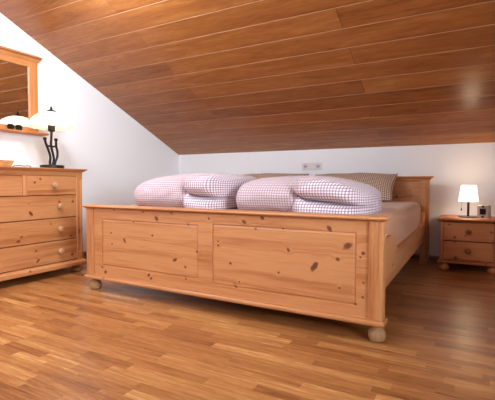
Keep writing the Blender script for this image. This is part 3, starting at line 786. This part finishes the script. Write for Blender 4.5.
bm = bmesh.new(); add_moulding(bm, -NWD, NWD, 0.0, ND, [(0.004, 0.420), (0.010, 0.421), (0.014, 0.424), (0.022, 0.428)]+half_round(0.428, 0.449, 0.027)[1:]+[(0.012, 0.450)], 'lfr')
finish('top', bm, M_NX0, ns, smooth=True, angle=25)
bm = bmesh.new(); add_moulding(bm, -NWD, NWD, 0.0, ND, half_round(0.064, 0.090, 0.020)+[(0.008, 0.092), (0.002, 0.098)], 'lfr')
finish('plinth', bm, M_NX, ns, smooth=True, angle=25)
M_NK = pine('red_pine_knob', 'y', rand=0.0, tint=(0.42, 0.26, 0.20, 1))
kp2 = [(r_*0.88, h_*0.85) for r_, h_ in KNOBP]
drawer(ns, -NWD+0.0235, NWD-0.0235, 0.259, 0.417, [0.0], M_NX, M_NK, 0.36, kp2, face=0.003)
drawer(ns, -NWD+0.0235, NWD-0.0235, 0.101, 0.255, [0.0], M_NX, M_NK, 0.36, kp2, face=0.003)
for sx in (-1, 1):
    for yy in (0.032, ND-0.05):
        finish('foot', lathe(bun(0.040, 0.064), c=(sx*(NWD-0.030), yy, 0)), M_NZ, ns, smooth=True)

# bedside lamp
NT_TOP = 0.450
M_BLK = plain('black_metal', srgb(22, 20, 22), 0.35, 0.4)
bl = thing('bedside_lamp', 'lit bedside lamp with white drum shade and black post on the nightstand', 'lamp', (1.322, 2.08, NT_TOP))
finish('base', lathe([(0.074, 0), (0.078, 0.002), (0.078, 0.006), (0.074, 0.008)], 36), M_BLK, bl, smooth=True)
finish('post', lathe([(0.0095, 0.008), (0.0095, 0.16)], 20), M_BLK, bl, smooth=True)
t = NT('glowing_white_shade'); t.set(col=(0.9, 0.88, 0.84, 1), rough=0.8, emit=(1.0, 0.82, 0.56, 1), es=2.6)
bm = bmesh.new(); add_lathe(bm, [(0.0775, 0.137), (0.0590, 0.277), (0.0570, 0.277), (0.0755, 0.137)], 40, cap=False)
bm.verts.ensure_lookup_table(); a_, b_ = bm.verts[:40], bm.verts[-40:]
for i in range(40): bm.faces.new((a_[i], a_[(i+1) % 40], b_[(i+1) % 40], b_[i]))
finish('lamp_shade', bm, t.m, bl, smooth=True)
t2 = NT('bedside_bulb'); t2.set(col=(1, 1, 1, 1), emit=(1.0, 0.82, 0.58, 1), es=10)
finish('bulb', lathe([(0.012, 0.160), (0.016, 0.175), (0.024, 0.195), (0.024, 0.208), (0.014, 0.222), (0.004, 0.226)], 18), t2.m, bl, smooth=True)
bm = bmesh.new(); add_tube(bm, [(-0.052, -0.02, 0.150), (-0.052, -0.02, 0.080)], 0.0008, 6); add_tube(bm, [(-0.052, -0.02, 0.150), (0.0, 0.0, 0.156)], 0.0015, 6)
pc = finish('pull_chain', bm, M_BLK, bl)
finish('pull_bead', lathe([(0.001, 0.082), (0.004, 0.074), (0.005, 0.062), (0.003, 0.056)], 12, (-0.052, -0.02, 0)), M_BLK, pc, smooth=True)
for nm, z_, pw in (('bedside_light_up', 0.262, 1.1), ('bedside_light_down', 0.155, 1.2)):
    q = point(nm, (0, 0, z_), pw, (1.0, 0.70, 0.42), 0.03); q.parent = bl; q.location = (0, 0, z_)

# small clock
cl = thing('table_clock', 'small silver desk clock with a dark square face on the nightstand', 'clock', (1.431, 2.045, NT_TOP), math.radians(-24))
M_SIL = plain('brushed_silver', srgb(176, 164, 152), 0.32, 0.85)
bm = bmesh.new(); add_box(bm, -0.046, 0.046, 0.0, 0.050, 0.0, 0.108, 0.004); finish('case', bm, M_SIL, cl)
finish('face', box(-0.024, 0.024, -0.003, 0.001, 0.030, 0.080, 0.001), plain('dark_display', srgb(20, 18, 20), 0.15), cl)
for z_ in (0.097, 0.012):
    finish('button', lathe([(0.010, 0.001), (0.010, -0.004), (0.007, -0.006)], 16, (0.0, 0.0, z_), 'y'), plain('dark_button', srgb(40, 34, 34), 0.4), cl)

# ------------------------------------------------------------------ wall outlet strip (three modules)
M_PLAS = plain('white_plastic', srgb(226, 216, 218), 0.35)
ou = thing('wall_outlet', 'white triple wall socket plate on the back wall above the bed', 'socket', (-0.203, YB, 0.927))
finish('plate', box(-0.1135, 0.1135, -0.010, 0.0, -0.040, 0.040, 0.003), M_PLAS, ou)
M_WELL = plain('grey_socket_well', srgb(196, 186, 190), 0.4); M_PIN = plain('dark_pin_hole', srgb(60, 52, 54), 0.5)
for cx in (-0.0735, 0.0735):
    bm = bmesh.new(); add_box(bm, cx-0.030, cx+0.030, -0.0125, -0.010, -0.030, 0.030, 0.001)
    so = finish('socket', bm, M_PLAS, ou)
    bm = bmesh.new(); add_lathe(bm, [(0.0195, -0.0128), (0.0215, -0.0142), (0.0225, -0.0128)], 28, (cx, 0, 0), 'y', cap=False); add_lathe(bm, [(0.0195, -0.0126), (0.018, -0.0130)], 28, (cx, 0, 0), 'y'); finish('well', bm, M_WELL, so, smooth=True)
    for px in (-0.0100, 0.0100):
        finish('pin_hole', lathe([(0.0052, -0.0130), (0.0052, -0.0138)], 12, (cx+px, 0, 0), 'y'), M_PIN, so)
bm = bmesh.new(); add_box(bm, -0.031, 0.031, -0.013, -0.010, -0.030, 0.030, 0.002); finish('blank_cover', bm, M_PLAS, ou)
